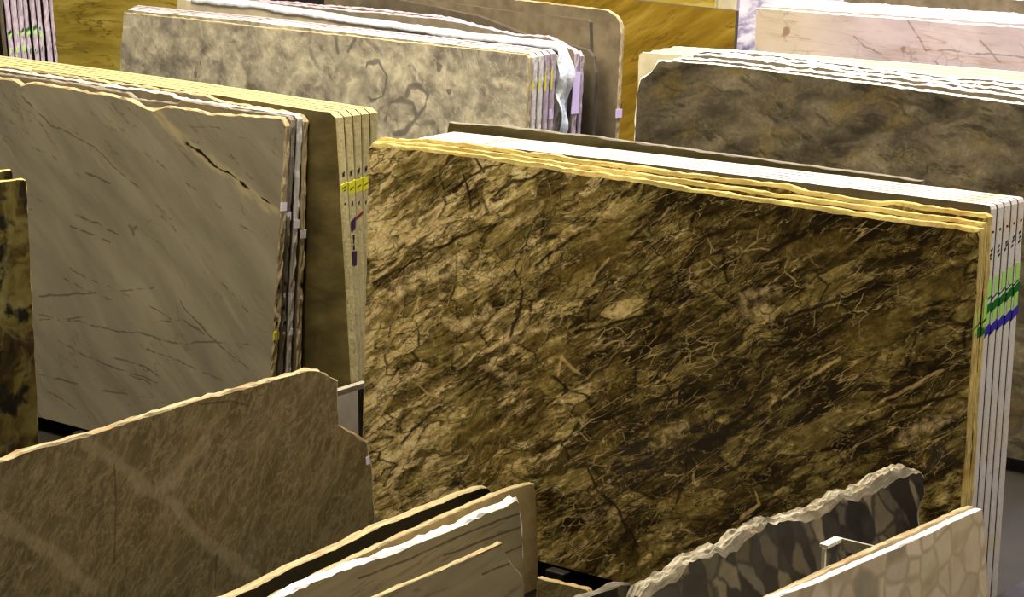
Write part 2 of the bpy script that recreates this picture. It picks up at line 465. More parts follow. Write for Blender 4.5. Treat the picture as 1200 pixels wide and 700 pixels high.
def mat_grey():
    m = NT('warm_grey_quartzite', 0.34, 0.3)
    p = m.flat(m.obj)
    pw = m.warp(p, 1.6, 0.16, 4)
    a = m.mapping(pw, -38, (1, 1, 5))
    col = m.ramp(m.noise(a, 1.7, 6, 0.55), [(0.3, srgb(124, 115, 98)), (0.5, srgb(138, 129, 111)), (0.7, srgb(152, 142, 121))])
    n = m.noise(m.mapping(pw, -38, (1, 1, 9), (5, 0, 2)), 2.2, 5, 0.6)
    col = m.mix(m.math('MULTIPLY', m.step(n, 0.56, 0.7), 0.4), col, srgb(168, 155, 128))
    r = m.math('ABSOLUTE', m.math('SUBTRACT', m.noise(m.mapping(pw, -36, (0.7, 1, 4), (2, 0, 9)), 2.0, 4, 0.5), 0.5))
    msk = m.step(m.noise(p, 1.9, 3), 0.45, 0.62)
    col = m.mix(m.math('MULTIPLY', m.step(r, 0.0, 0.007, 0.55, 0.0), msk), col, srgb(92, 78, 62))
    lw = m.warp(m.warp(p, 3, 0.05, 2), 16, 0.026, 4)
    wd = m.math('MULTIPLY', m.step(m.noise(p, 6, 3), 0.2, 0.7, 0.2, 1.0), 0.0075)
    v = [[(25, 110), (60, 148), (110, 172), (150, 210), (200, 256)], [(36, 172), (90, 200), (130, 214)],
         [(36, 228), (90, 252), (140, 275)], [(36, 244), (90, 266), (130, 285)], [(38, 294), (85, 318), (140, 342), (200, 375)],
         [(170, 180), (220, 214), (262, 245), (300, 278)], [(40, 310), (90, 335), (130, 352)], [(45, 348), (110, 343), (180, 340)],
         [(205, 345), (225, 370), (250, 398), (275, 420), (300, 435)], [(43, 370), (100, 378), (150, 390), (200, 400), (290, 402)],
         [(60, 395), (110, 420), (150, 436), (200, 455), (225, 468)], [(135, 418), (170, 430), (195, 445)], [(172, 409), (210, 423), (250, 440), (280, 455)],
         [(45, 440), (110, 455), (160, 465), (205, 474)], [(55, 460), (90, 480), (125, 500)], [(48, 506), (75, 516), (110, 508)],
         [(0, 121), (50, 148)], [(210, 372), (240, 392)], [(150, 380), (200, 377)], [(45, 376), (100, 372)], [(270, 182), (300, 215)],
         [(300, 150), (225, 150)], [(255, 330), (290, 365)], [(150, 440), (190, 455)]]
    col = m.mix(m.math('MULTIPLY', m.lines(lw, uvs(P_GREY, v), wd), 0.6), col, srgb(70, 56, 42))
    fl = [[(180, 130), (225, 175), (270, 205), (322, 250)]]
    fm = m.math('MULTIPLY', m.lines(lw, uvs(P_GREY, fl), 0.034), m.step(m.noise(m.mapping(p, -38, (1, 1, 4)), 7, 4), 0.35, 0.6))
    col = m.mix(m.math('MULTIPLY', fm, 0.65), col, srgb(186, 168, 124))
    bk = [[(205, 160), (228, 176), (248, 192), (275, 207), (318, 240)]]
    col = m.mix(m.lines(lw, uvs(P_GREY, bk), m.math('MULTIPLY', m.step(m.noise(p, 9, 3), 0.25, 0.7, 0.25, 1.0), 0.0125)), col, srgb(24, 20, 15))
    col = m.mix(m.math('MULTIPLY', m.lines(lw, uvs(P_GREY, [[(152, 266), (156, 271), (160, 266)], [(156, 270), (157, 275)]]), 0.012), 0.5), col, srgb(80, 62, 44))
    return m.done(col)


def mat_olive():
    m = NT('olive_brown_granite', 0.4, 0.3)
    p = m.flat(m.obj)
    n = m.noise(m.mapping(m.warp(p, 3, 0.1), 10, (1, 1, 2.5)), 3, 8, 0.65)
    col = m.ramp(n, [(0.3, srgb(58, 50, 28)), (0.5, srgb(86, 75, 44)), (0.7, srgb(112, 99, 60))])
    return m.done(col)


def mat_pattern():
    m = NT('grey_cream_fossil_marble', 0.38, 0.3)
    p = m.flat(m.obj)
    pw = m.warp(p, 3.0, 0.18, 4)
    n = m.noise(m.mapping(pw, -30, (1, 1, 1.5)), 4.2, 8, 0.6, 0.5)
    col = m.ramp(n, [(0.28, srgb(104, 98, 90)), (0.42, srgb(142, 134, 121)), (0.55, srgb(166, 157, 140)), (0.72, srgb(196, 186, 165))])
    e = m.voro(m.warp(p, 6, 0.12, 3), 3.6, 'DISTANCE_TO_EDGE')
    msk = m.step(m.noise(p, 2.3, 4), 0.45, 0.6)
    col = m.mix(m.math('MULTIPLY', m.step(e, 0.0, 0.09, 0.7, 0.0), msk), col, srgb(104, 98, 94))
    r = m.math('ABSOLUTE', m.math('SUBTRACT', m.noise(m.mapping(pw, -55, (1, 1, 2.5), (4, 0, 1)), 4.5, 5, 0.6), 0.5))
    col = m.mix(m.step(r, 0.0, 0.02, 0.28, 0.0), col, srgb(214, 203, 182))
    d = m.noise(m.mapping(pw, -20, (1, 1, 2), (11, 0, 3)), 5, 7, 0.65)
    col = m.mix(m.math('MULTIPLY', m.step(d, 0.54, 0.66), 0.65), col, srgb(96, 90, 84))
    g = m.noise(pw, 13, 7, 0.68)
    col = m.mix(0.6, col, m.ramp(g, [(0.34, (0.22, 0.22, 0.22)), (0.66, (0.78, 0.78, 0.78))]), 'OVERLAY')
    lw = m.warp(p, 9, 0.03, 3)
    ring = [[(424, 100), (430, 75), (444, 72), (454, 90), (448, 112), (436, 118), (427, 110), (424, 100)],
            [(476, 112), (480, 102), (492, 101), (500, 112), (498, 126), (490, 135)],
            [(452, 140), (458, 120), (470, 116), (484, 122), (488, 138), (476, 154), (462, 157)], [(394, 46), (396, 62)], [(408, 60), (416, 46)]]
    col = m.mix(m.math('MULTIPLY', m.lines(lw, uvs(P_PATT, ring), m.math('MULTIPLY', m.step(m.noise(p, 5, 2), 0.3, 0.7), 0.028)), 0.8), col, srgb(92, 86, 84))
    return m.done(col)


def mat_ochre(name, rot, a, b, c, d):
    m = NT(name, 0.4, 0.3)
    p = m.flat(m.obj)
    pw = m.warp(p, 2.0, 0.14, 4)
    n = m.noise(m.mapping(pw, rot, (0.55, 1, 4.5)), 2.6, 7, 0.6)
    col = m.ramp(n, [(0.3, a), (0.45, b), (0.58, c), (0.75, d)])
    r = m.math('ABSOLUTE', m.math('SUBTRACT', m.noise(m.mapping(pw, rot, (0.4, 1, 3.4), (3, 0, 5)), 2.6, 5, 0.55), 0.5))
    col = m.mix(m.math('MULTIPLY', m.step(r, 0.0, 0.014, 0.75, 0.0), m.step(m.noise(p, 2, 3), 0.42, 0.58)), col, srgb(84, 56, 10))
    return m.done(col)


def mat_dark():
    m = NT('dark_grey_brown_granite', 0.36, 0.3)
    p = m.flat(m.obj)
    pw = m.warp(p, 2.4, 0.2, 4)
    n = m.noise(m.mapping(pw, 14, (1, 1, 2.6)), 2.6, 9, 0.66, 0.4)
    col = m.ramp(n, [(0.3, srgb(34, 30, 24)), (0.45, srgb(66, 59, 48)), (0.58, srgb(90, 81, 66)), (0.74, srgb(120, 109, 88))])
    o = m.noise(m.mapping(pw, 20, (1, 1, 2), (8, 0, 1)), 3.0, 7, 0.6)
    col = m.mix(m.math('MULTIPLY', m.step(o, 0.5, 0.64), 0.5), col, srgb(98, 82, 44))
    r = m.math('ABSOLUTE', m.math('SUBTRACT', m.noise(m.mapping(pw, -24, (1, 1, 2.5), (2, 0, 6)), 4.0, 6, 0.6), 0.5))
    col = m.mix(m.math('MULTIPLY', m.step(r, 0.0, 0.014, 0.35, 0.0), m.step(m.noise(p, 3, 3), 0.45, 0.6)), col, srgb(128, 112, 74))
    dk = m.noise(m.mapping(pw, -12, (0.7, 1, 3), (1, 0, 14)), 5, 8, 0.7)
    col = m.mix(m.math('MULTIPLY', m.step(dk, 0.52, 0.62), 0.7), col, srgb(40, 35, 27))
    g = m.noise(p, 45, 5, 0.7)
    col = m.mix(0.45, col, m.ramp(g, [(0.3, (0.2, 0.2, 0.2)), (0.7, (0.8, 0.8, 0.8))]), 'OVERLAY')
    return m.done(col)


def mat_pink():
    m = NT('pale_pink_marble', 0.38, 0.3)
    p = m.flat(m.obj)
    pw = m.warp(p, 3, 0.12, 4)
    n = m.noise(m.mapping(pw, -8, (1, 1, 2.5)), 2.6, 6, 0.55)
    col = m.ramp(n, [(0.3, srgb(158, 142, 146)), (0.5, srgb(174, 158, 162)), (0.7, srgb(188, 173, 177))])
    sx = m.n.new('ShaderNodeSeparateXYZ'); m.t.links.new(p, sx.inputs[0])
    ylw = m.step(sx.outputs[0], 0.1, 0.75, 1.0, 0.0)
    col = m.mix(m.math('MULTIPLY', ylw, 0.5), col, srgb(184, 170, 132))
    b = m.math('ABSOLUTE', m.math('SUBTRACT', m.noise(m.mapping(m.warp(p, 2, 0.04), -3, (0.5, 1, 9)), 2.2, 4, 0.5), 0.5))
    col = m.mix(m.math('MULTIPLY', m.step(b, 0.0, 0.02, 0.6, 0.0), m.step(m.noise(p, 2, 2), 0.4, 0.6)), col, srgb(150, 118, 84))
    e = m.voro(m.warp(p, 9, 0.08, 3), 8, 'DISTANCE_TO_EDGE')
    col = m.mix(m.math('MULTIPLY', m.step(e, 0, 0.03, 0.6, 0), m.step(m.noise(p, 2.2, 3), 0.5, 0.62)), col, srgb(120, 104, 108))
    s = m.noise(p, 9, 3, 0.5)
    col = m.mix(m.math('MULTIPLY', m.step(s, 0.66, 0.74), 0.7), col, srgb(110, 76, 52))
    lw = m.warp(p, 9, 0.04, 3)
    pl = P_PINK
    v = [[(1062, 22), (1075, 40), (1085, 60), (1100, 78)], [(1140, 40), (1160, 60), (1172, 74)], [(1085, 58), (1140, 62), (1200, 66)], [(1000, 42), (1012, 54), (1035, 64)]]
    col = m.mix(m.math('MULTIPLY', m.lines(lw, uvs(pl, v), 0.007), 0.6), col, srgb(88, 76, 76))
    return m.done(col)


def mat_lavender():
    m = NT('lavender_white_quartzite', 0.4, 0.3)
    p = m.flat(m.obj)
    n = m.noise(m.mapping(m.warp(p, 4, 0.2), 28, (1, 1, 3)), 4, 7, 0.65)
    col = m.ramp(n, [(0.3, srgb(70, 66, 86)), (0.42, srgb(150, 142, 172)), (0.54, srgb(206, 200, 216)), (0.75, srgb(236, 232, 240))])
    return m.done(col)


def mat_remnant():
    m = NT('brown_web_marble', 0.4, 0.25)
    p = m.flat(m.obj)
    pw = m.warp(p, 3.5, 0.14, 4)
    n = m.noise(m.mapping(pw, 42, (1, 1, 2.2)), 4, 9, 0.68)
    col = m.ramp(n, [(0.3, srgb(84, 72, 45)), (0.5, srgb(104, 91, 60)), (0.72, srgb(126, 112, 77))])
    for (rot, sc, off, k) in ((52, 7, 3, 0.45), (36, 10, 8, 0.4), (70, 8, 13, 0.3)):
        r = m.math('ABSOLUTE', m.math('SUBTRACT', m.noise(m.mapping(pw, rot, (0.6, 1, 2.4), (off, 0, off)), sc, 5, 0.6, 0.3), 0.5))
        col = m.mix(m.step(r, 0.0, 0.03, k, 0.0), col, srgb(160, 143, 104))
    lw = m.warp(p, 6, 0.06, 4)
    v = [[(100, 520), (150, 552), (200, 592), (250, 640), (310, 685)], [(0, 610), (60, 650), (110, 690)], [(190, 575), (215, 545), (240, 520)]]
    col = m.mix(m.math('MULTIPLY', m.lines(lw, uvs(P_REM, v), m.math('MULTIPLY', m.noise(p, 12, 4), 0.07)), 0.28), col, srgb(176, 160, 124))
    d = [[(134, 545), (136, 590), (134, 660)], [(254, 650), (252, 690)], [(235, 474), (270, 470), (292, 476)]]
    col = m.mix(m.math('MULTIPLY', m.lines(p, uvs(P_REM, d), 0.006), 0.5), col, srgb(54, 42, 24))
    return m.done(col)


def mat_onyx():
    m = NT('dark_olive_onyx', 0.28, 0.35)
    p = m.flat(m.obj)
    pw = m.warp(p, 3, 0.3, 4)
    n = m.noise(m.mapping(pw, 70, (1, 1, 1.6)), 3.6, 6, 0.6, 0.8)
    col = m.ramp(n, [(0.34, srgb(20, 15, 7)), (0.46, srgb(52, 40, 15)), (0.56, srgb(84, 74, 34)), (0.7, srgb(104, 98, 62))])
    e = m.voro(m.warp(p, 8, 0.16, 3), 5, 'DISTANCE_TO_EDGE')
    col = m.mix(m.math('MULTIPLY', m.step(e, 0.0, 0.06, 0.4, 0), m.step(m.noise(p, 4, 3), 0.4, 0.6)), col, srgb(100, 94, 70))
    d = m.noise(m.mapping(pw, 20, (1, 1, 1.3), (7, 0, 7)), 4, 4)
    col = m.mix(m.step(d, 0.52, 0.6), col, srgb(16, 13, 8))
    return m.done(col)


def mat_linear(name, a, b, line, rot=0, pl=None, lines=None):
    m = NT(name, 0.42, 0.25)
    p = m.flat(m.obj)
    n = m.noise(m.mapping(m.warp(p, 3, 0.1), rot, (0.6, 1, 5)), 3, 7, 0.6)
    col = m.mix(m.step(n, 0.3, 0.7), a, b)
    r = m.math('ABSOLUTE', m.math('SUBTRACT', m.noise(m.mapping(p, rot, (0.3, 1, 5), (3, 0, 4)), 2.4, 4, 0.5), 0.5))
    col = m.mix(m.step(r, 0.0, 0.012, 0.4, 0.0), col, line)
    if lines:
        col = m.mix(m.math('MULTIPLY', m.lines(m.warp(p, 8, 0.015, 3), uvs(pl, lines), 0.006), 0.8), col, line)
    return m.done(col)


def mat_shard():
    m = NT('dark_grey_shard_marble', 0.42, 0.3)
    p = m.flat(m.obj)
    q = m.mapping(m.warp(p, 7, 0.08, 3), -52, (1, 1, 2.3))
    c = m.voro(q, 7, 'F1', 'Color')
    sp = m.n.new('ShaderNodeSeparateColor'); m.t.links.new(c, sp.inputs[0])
    col = m.ramp(sp.outputs[0], [(0.0, srgb(38, 34, 32)), (0.55, srgb(56, 51, 47)), (0.68, srgb(98, 92, 82)), (0.86, srgb(80, 72, 58)), (1.0, srgb(128, 118, 98))])
    col = m.mix(m.step(m.voro(q, 7, 'DISTANCE_TO_EDGE'), 0, 0.12, 0.8, 0), col, srgb(44, 40, 38))
    n = m.noise(p, 14, 6, 0.65)
    col = m.mix(0.35, col, m.ramp(n, [(0.3, (0.15, 0.15, 0.15)), (0.7, (0.85, 0.85, 0.85))]), 'OVERLAY')
    return m.done(col)


def mat_pebble():
    m = NT('cream_pebble_conglomerate', 0.4, 0.3)
    p = m.flat(m.obj)
    q = m.mapping(m.warp(p, 6, 0.05, 2), 18, (1.15, 1, 1))
    sc = 8.5
    c = m.voro(q, sc, 'F1', 'Color', 0.85)
    sp = m.n.new('ShaderNodeSeparateColor'); m.t.links.new(c, sp.inputs[0])
    col = m.ramp(sp.outputs[0], [(0.0, srgb(190, 174, 142)), (0.25, srgb(214, 196, 164)), (0.5, srgb(224, 204, 176)), (0.7, srgb(200, 182, 152)), (0.82, srgb(230, 210, 184)), (0.93, srgb(162, 150, 126))])
    e = m.voro(q, sc, 'DISTANCE_TO_EDGE', 'Distance', 0.85)
    col = m.mix(m.step(e, 0.01, 0.11, 0.75, 0.0), col, srgb(178, 160, 126))
    n = m.noise(p, 12, 5, 0.6)
    col = m.mix(0.3, col, m.ramp(n, [(0.3, (0.3, 0.3, 0.3)), (0.7, (0.7, 0.7, 0.7))]), 'OVERLAY')
    return m.done(col)


P_PINK = Plane(-7.7, 11.72, H0, 0, 4.0)
P_REM = Plane(-6.08, 6.4, 0.0, 90, 3.0)       # front-left remnant, face towards +X
M_MAIN, M_GREY, M_OLIVE, M_PATT, M_DARK = mat_main(), mat_grey(), mat_olive(), mat_pattern(), mat_dark()
M_PINK, M_LAV, M_REM, M_ONYX, M_SHARD, M_PEB = mat_pink(), mat_lavender(), mat_remnant(), mat_onyx(), mat_shard(), mat_pebble()
M_OCHRE = mat_ochre('ochre_brown_marble', 30, srgb(84, 66, 12), srgb(112, 88, 22), srgb(130, 104, 32), srgb(152, 126, 52))
M_MUST = mat_ochre('mustard_marble', 3, srgb(112, 92, 30), srgb(148, 128, 52), srgb(166, 146, 68), srgb(184, 166, 92))
M_SLATE = plain('grey_brown_granite', srgb(112, 100, 82), 0.4, var=0.25, scale=9)
M_CREAMF = plain('dark_taupe_granite', srgb(88, 80, 66), 0.4, var=0.2, scale=9)
M_PALEF = plain('pale_beige_marble', srgb(180, 170, 144), 0.42, var=0.16, scale=7)
M_TANF = plain('golden_tan_marble', srgb(182, 160, 112), 0.42, var=0.22, scale=9)
M_BLACKF = plain('black_granite', srgb(26, 23, 18), 0.35, var=0.4, scale=40)

E_GOLD = raw_edge('golden_sawn_edge', srgb(196, 172, 104), 0.55, srgb(160, 128, 64))
E_CREAM = raw_edge('cream_sawn_edge', srgb(196, 191, 186), 0.92, srgb(196, 170, 128))
E_WHITE = raw_edge('white_sawn_edge', srgb(236, 230, 222), 0.86)
E_YELL = raw_edge('yellow_sawn_edge', srgb(172, 159, 110), 0.85)
E_TAN = raw_edge('tan_sawn_edge', srgb(176, 158, 122), 0.65, srgb(146, 118, 82))
E_GREY = raw_edge('grey_sawn_edge', srgb(128, 120, 108), 0.6)
E_LAV = raw_edge('pale_lilac_sawn_edge', srgb(176, 160, 172), 0.7)
E_DARK = raw_edge('dark_sawn_edge', srgb(84, 74, 60), 0.6)
E_OLIV = raw_edge('olive_sawn_edge', srgb(150, 136, 88), 0.6)
E_BROKE = raw_edge('broken_grey_edge', srgb(172, 162, 140), 0.45, srgb(128, 114, 90))

M_STEEL = plain('dark_painted_steel', srgb(38, 35, 32), 0.5, 0.3, 0.2, 30)
M_STEELL = plain('pale_grey_steel', srgb(150, 142, 128), 0.5, 0.3, 0.15, 40)
M_ZINC = plain('bright_zinc', srgb(220, 214, 204), 0.35, 0.6)
M_PALEST = plain('pale_painted_steel', srgb(206, 198, 180), 0.5, var=0.1, scale=40)
M_RUBBER = plain('black_rubber', srgb(14, 13, 12), 0.8)
M_LABEL = plain('white_paper_label', srgb(226, 216, 232), 0.7)
M_LILAC = plain('lilac_paper_label', srgb(206, 188, 226), 0.7)
M_BLUE = plain('blue_paint', srgb(48, 36, 150), 0.6)
M_GREEN = plain('green_paint', srgb(14, 92, 24), 0.6)
M_LGREEN = plain('light_green_chalk', srgb(150, 196, 96), 0.8)
M_YCHALK = plain('yellow_chalk', srgb(206, 200, 24), 0.8)
M_INK = plain('black_marker_ink', srgb(22, 18, 22), 0.7)
M_RED = plain('red_marker_ink', srgb(120, 22, 26), 0.7)
M_PURP = plain('purple_marker_ink', srgb(50, 26, 52), 0.7)


def mat_floor():
    m = NT('sealed_concrete', 0.55, 0.3)
    n = m.noise(m.obj, 1.3, 8, 0.6)
    col = m.ramp(n, [(0.3, srgb(26, 22, 17)), (0.5, srgb(34, 30, 24)), (0.7, srgb(44, 39, 33))])
    m.bump(m.noise(m.obj, 40, 4), 0.1, 0.005)
    return m.done(col)


# ---------------------------------------------------------------- the floor
bm = bmesh.new()
box(bm, Vector((-8, 9, -0.06)), (24, 22, 0.12))
fl = link_bm('floor', bm, mat_floor())
fl['kind'] = 'structure'
M_WALL = plain('painted_block_wall', srgb(92, 86, 78), 0.8, var=0.1, scale=3)
for nm, c, d in (('wall_back', (-8, 20.1, 3.5), (24, 0.2, 7)), ('wall_left', (-20.1, 9, 3.5), (0.2, 22, 7))):
    bm = bmesh.new(); box(bm, Vector(c), d)
    link_bm(nm, bm, M_WALL)['kind'] = 'structure'


# ---------------------------------------------------------------- marks on slab ends
def mark(slab_o, pl, u, v, t, su, sv, mat, name='paint_mark', skew=0.0, label=None, lift=0.0012):
    """a thin patch lying on the right-hand end of a slab: t along its thickness, v up"""
    bm = bmesh.new()
    h = sv / 2
    c = [(t - su / 2, v - h - skew), (t + su / 2, v - h + skew), (t + su / 2, v + h + skew), (t - su / 2, v + h - skew)]
    a = [bm.verts.new((u + lift, y, z)) for y, z in c]
    b = [bm.verts.new((u - 0.004, y, z)) for y, z in c]
    bm.faces.new(a); bm.faces.new(list(reversed(b)))
    for i in range(4):
        j = (i + 1) % 4
        bm.faces.new((a[i], b[i], b[j], a[j]))
    bmesh.ops.recalc_face_normals(bm, faces=bm.faces)
    o = link_bm(name, bm, mat, parent=slab_o)
    if label: o['label'] = label
    return o


def end_u(o):
    """u of a slab's right-hand end (max of its local x)"""
    return max(v.co.x for v in o.data.vertices)


def end_at(o, v, t):
    """x of the end surface at height v"""
    best, bx = 9, 0
    mx = end_u(o)
    for q in o.data.vertices:
        if q.co.x > mx - 0.15:
            d = abs(q.co.z - v) + abs(q.co.y - t) * 0.5
            if d < best: best, bx = d, q.co.x
    return bx


def level(pl, chain, ref, drop=0.0, first=None, stag=0.0, k=-1):
    """outline on a follower slab: its top runs level with the first slab of its bundle, its end is nearly flush"""
    pts = [pl.hit(*c) for c in chain]
    if ref:
        pts = [(p[0], r[1] - drop) for p, r in zip(pts, ref)]
        d = first[k][0] + stag - pts[k][0]
        um = pts[k][0]
        pts = [(u + d, v) if u > um - 0.25 else (u, v) for u, v in pts]
    return pts


ORD = ['first', 'second', 'third', 'fourth', 'fifth', 'sixth', 'seventh', 'eighth', 'ninth']


def px_v(pl, t, px, py, u):
    """height v on a slab end at u, seen at image row py"""
    lo, hi = 0.0, 1.8
    for _ in range(40):
        mid = (lo + hi) / 2
        P = pl.at(u, mid, t) - CAM
        y = 350 - FPX * P.dot(cU) / P.dot(cF)
        if y > py: lo = mid
        else: hi = mid
    return lo


# ================================================================ MAIN STACK (brown breccia in front, cream topped behind)
g = 'brown marble slabs at the front of the middle stack'
main_objs = []
chains = [
    [(432, 174), (436, 168), (470, 171), (560, 182), (700, 203), (800, 219), (900, 234), (1000, 248), (1100, 262), (1149, 269)],
    [(434, 170), (440, 165), (500, 169), (600, 182), (700, 197), (800, 211), (900, 226), (1000, 240), (1100, 254), (1153, 262)],
    [(436, 168), (446, 162), (500, 164), (600, 176), (700, 190), (800, 203), (870, 211), (925, 218), (945, 225), (1030, 237), (1048, 236), (1100, 244), (1154, 251), (1159, 255)],
]
labs = ['brown breccia marble slab with its full veined face showing, front of the middle stack',
        'thin brown slab with golden sawn edge directly behind the big brown veined face',
        'brown slab with golden chipped top, third from front in the middle stack']
for i in range(3):
    pl = P_MAIN if i == 0 else Plane(-6.5, 7.06 + 0.036 * i, H0, 0, 3.0 + 0.1 * i)
    o = slab('marble_slab', pl, chains[i], 0.030, M_MAIN, E_GOLD, labs[i], group=g, jag=0.004 if i < 2 else 0.006, chip=0.003, seed=i + 1, rough=1, bevel_top=0.012)
    main_objs.append((o, pl))
    for k, (py, sv, mt, su) in enumerate(((375, 0.10, M_LGREEN, 0.022), (396, 0.035, M_GREEN, 0.029), (385, 0.008, M_GREEN, 0.026))):
        py2 = py - 4.5 * i
        u0 = end_u(o); v = px_v(pl, 0.015, 0, py2, u0)
        mark(o, pl, end_at(o, v, .015), v, 0.015, su, sv, mt, skew=0.006)

g = 'cream edged slabs in the back half of the middle stack'
for i in range(5):
    f = i / 4
    pl = Plane(-6.5, 7.185 + 0.055 * i, H0, 0, 2.65)
    rt = (1162 + 29 * f, 241 - 17 * f)
    lt = (488 + 34 * f, 161 - 12.5 * f)
    dx, dy = rt[0] - lt[0], rt[1] - lt[1]
    rd = 3.0
    chain = [(lt[0] - 1, lt[1] + 4), (lt[0] + 3, lt[1] + .5), (lt[0] + dx * .3, lt[1] + dy * .3 - 1), (lt[0] + dx * .6, lt[1] + dy * .6 - 1),
             (rt[0] - 6, rt[1] - 1), (rt[0] - 2, rt[1] + .5), (rt[0], rt[1] + 5)]
    pts = level(pl, chain, ref if i else None, .003 * i, ref if i else None, -.003 * i); ref = ref if i else pts
    o = slab('marble_slab', pl, pts, 0.041, M_CREAMF, E_CREAM,
             'cream edged slab with painted end, %s of five behind the brown slabs' % ORD[i],
             group=g, jag=0.0006, chip=0.0008, seed=20, rough=1, groove=0.002, px=False)
    u0 = end_u(o)
    T = 0.021
    for (ya, yb, sv, mt, sk) in ((388, 366, 0.032, M_BLUE, 0.010), (362, 338, 0.03, M_GREEN, 0.010), (350, 330, 0.006, M_GREEN, 0.01),
                                 (372, 352, 0.05, M_LGREEN, 0.004), (338, 318, 0.06, M_LGREEN, 0.0)):
        v = px_v(pl, T, 0, ya + (yb - ya) * f, u0)
        mark(o, pl, end_at(o, v, T) , v, T, 0.0415 if mt is not M_LGREEN else 0.028, sv, mt, skew=sk, lift=0.002 if mt is not M_LGREEN else 0.0012)
    for k in range(3):
        v = px_v(pl, T, 0, 304 - 22 * f - 5 * k + random.uniform(-1, 1), u0)
        mark(o, pl, end_at(o, v, T), v, T + random.uniform(-.005, .005), 0.012, 0.008, M_INK, name='ink_mark', skew=0.003)
    v = px_v(pl, T, 0, 272 - 14 * f, u0)
    mark(o, pl, end_at(o, v, T), v, T, 0.010, 0.007, M_INK, name='ink_mark')

pl = Plane(-6.5, 7.515, H0, 0, 3.0)
slab('marble_slab', pl, [(524, 152), (526, 143), (600, 149), (700, 161), (760, 169), (900, 188), (1080, 212)], 0.03, M_OLIVE, E_GREY,
     'thin olive slab leaning last at the back of the middle stack', jag=0.004, seed=31)

# ================================================================ GREY STACK at left and the olive stack behind it
chain = [(-150, 78), (-60, 84), (0, 92), (18, 93), (25, 99), (35, 97), (60, 100), (103, 108), (115, 109), (150, 117), (165, 124), (180, 129), (195, 124), (225, 128), (243, 133), (300, 136), (330, 139), (335, 148), (318, 443)]
o = slab('quartzite_slab', P_GREY, chain, 0.032, M_GREY, E_TAN, 'warm grey veined slab with chipped golden top edge, front of the left stack', jag=0.005, chip=0.007, seed=41, rough=1, jmask=[0.4, 1, 1, 1, 1, 1, 1, 1, 1, 1, 1, 1, 1, 1, 1, 1, 1, .5, .4])
grey = [(o, P_GREY)]
g = 'thin grey slabs directly behind the left veined face'
cs = [[(-150, 70), (0, 86), (100, 100), (150, 109), (158, 116), (208, 122), (212, 118), (300, 131), (338, 136), (341, 141), (326, 443)],
      [(-150, 66), (0, 81), (100, 96), (200, 110), (205, 114), (240, 120), (300, 128), (345, 134), (349, 140), (335, 443)],
      [(-150, 63), (0, 77), (100, 92), (200, 106), (240, 112), (252, 118), (300, 125), (352, 135), (356, 143), (347, 443)]]
lb = ['grey slab with stickered end, just behind the veined grey face at left',
      'grey slab with pale broken top, second behind the veined grey face at left',
      'grey slab with tan end, last of the left stack before the dark olive slabs']
for i in range(3):
    pl = Plane(-9.5, 7.17 + 0.042 * (i + 1), H0, 0, 4.6 + .1 * i)
    o = slab('quartzite_slab', pl, cs[i], 0.030, M_SLATE, (E_GREY, E_CREAM, E_TAN)[i], lb[i], group=g, jag=0.004, chip=0.006, seed=45 + i, rough=1)
    grey.append((o, pl))
for i, (o, pl) in enumerate(grey):
    u0 = end_u(o)
    y = (243, 254, 263, 275)[i]
    v = px_v(pl, .015, 0, y, u0)
    mark(o, pl, end_at(o, v, .015), v, 0.016, 0.034, 0.035, M_LABEL, name='label_sticker', label='white paper sticker on the slab end')
    for k in range(6):
        v = px_v(pl, .015, 0, 336 + 11 * k + random.uniform(-3, 3), u0)
        mark(o, pl, end_at(o, v, .015), v, 0.015 + random.uniform(-.006, .006), 0.010, random.uniform(.01, .03), M_LABEL if k % 2 else M_INK, name='ink_mark')
    if i == 0:
        v = px_v(pl, .015, 0, 395, u0)
        mark(o, pl, end_at(o, v, .015), v, 0.015, 0.03, 0.035, M_YCHALK)

g = 'olive slabs with yellow tops behind the left grey stack'
for i in range(5):
    f = i / 4
    pl = Plane(-9.5, 7.36 + 0.063 * i, H0, 0, 3.6)
    rt = (394 + 41 * f, 133 - 10.5 * f)
    l0 = 76 - 14 * f
    sl = (rt[1] - l0) / rt[0]
    chain = [(-150, l0 - 150 * sl), (0, l0), (120, l0 + 120 * sl - 1.5), (260, l0 + 260 * sl - 1.5), (rt[0] - 22, rt[1] - 3), (rt[0] - 8, rt[1] - 1.5), (rt[0], rt[1] + 5), (rt[0] + 18 - 26 * f, 448)]
    pts = level(pl, chain, ref if i else None, .004 * i, ref if i else None, -.008 * i, -2); ref = ref if i else pts
    o = slab('granite_slab', pl, pts, 0.047, M_OLIVE, E_YELL,
             'olive slab with yellow top, %s from front behind the left grey slabs' % ORD[i], group=g, jag=0.001, chip=0.001, seed=50, rough=1, groove=0.003, px=False)
    u0 = end_u(o)
    def MK(y, sv, su, mt, sk=0.0, nm='paint_mark'):
        v = px_v(pl, .0235, 0, y, u0)
        mark(o, pl, end_at(o, v, .0235), v, 0.0235, su * .8, sv, mt, name=nm, skew=sk)
    MK(226 - 14 * f, 0.055, 0.05, M_YCHALK, 0.006)
    for k in range(3): MK(223 - 14 * f + 4 * k - 4, 0.006, 0.03, M_INK, 0.006, 'ink_mark')
    MK(208 - 12 * f, 0.02, 0.016, M_INK, 0.004, 'ink_mark')
    MK(243 - 6 * f, 0.016, 0.012, M_INK, 0.003, 'ink_mark')
    if i == 2: MK(254, 0.014, 0.055, M_RED, 0.012)
    if i == 1: MK(266, 0.05, 0.035, M_PURP, 0.01)
    if i == 1: MK(310, 0.10, 0.035, M_PURP, 0.0)
    if i == 1:
        for k in range(3): MK(280 + 6 * k, 0.02, 0.01, M_INK, 0.0, 'ink_mark')

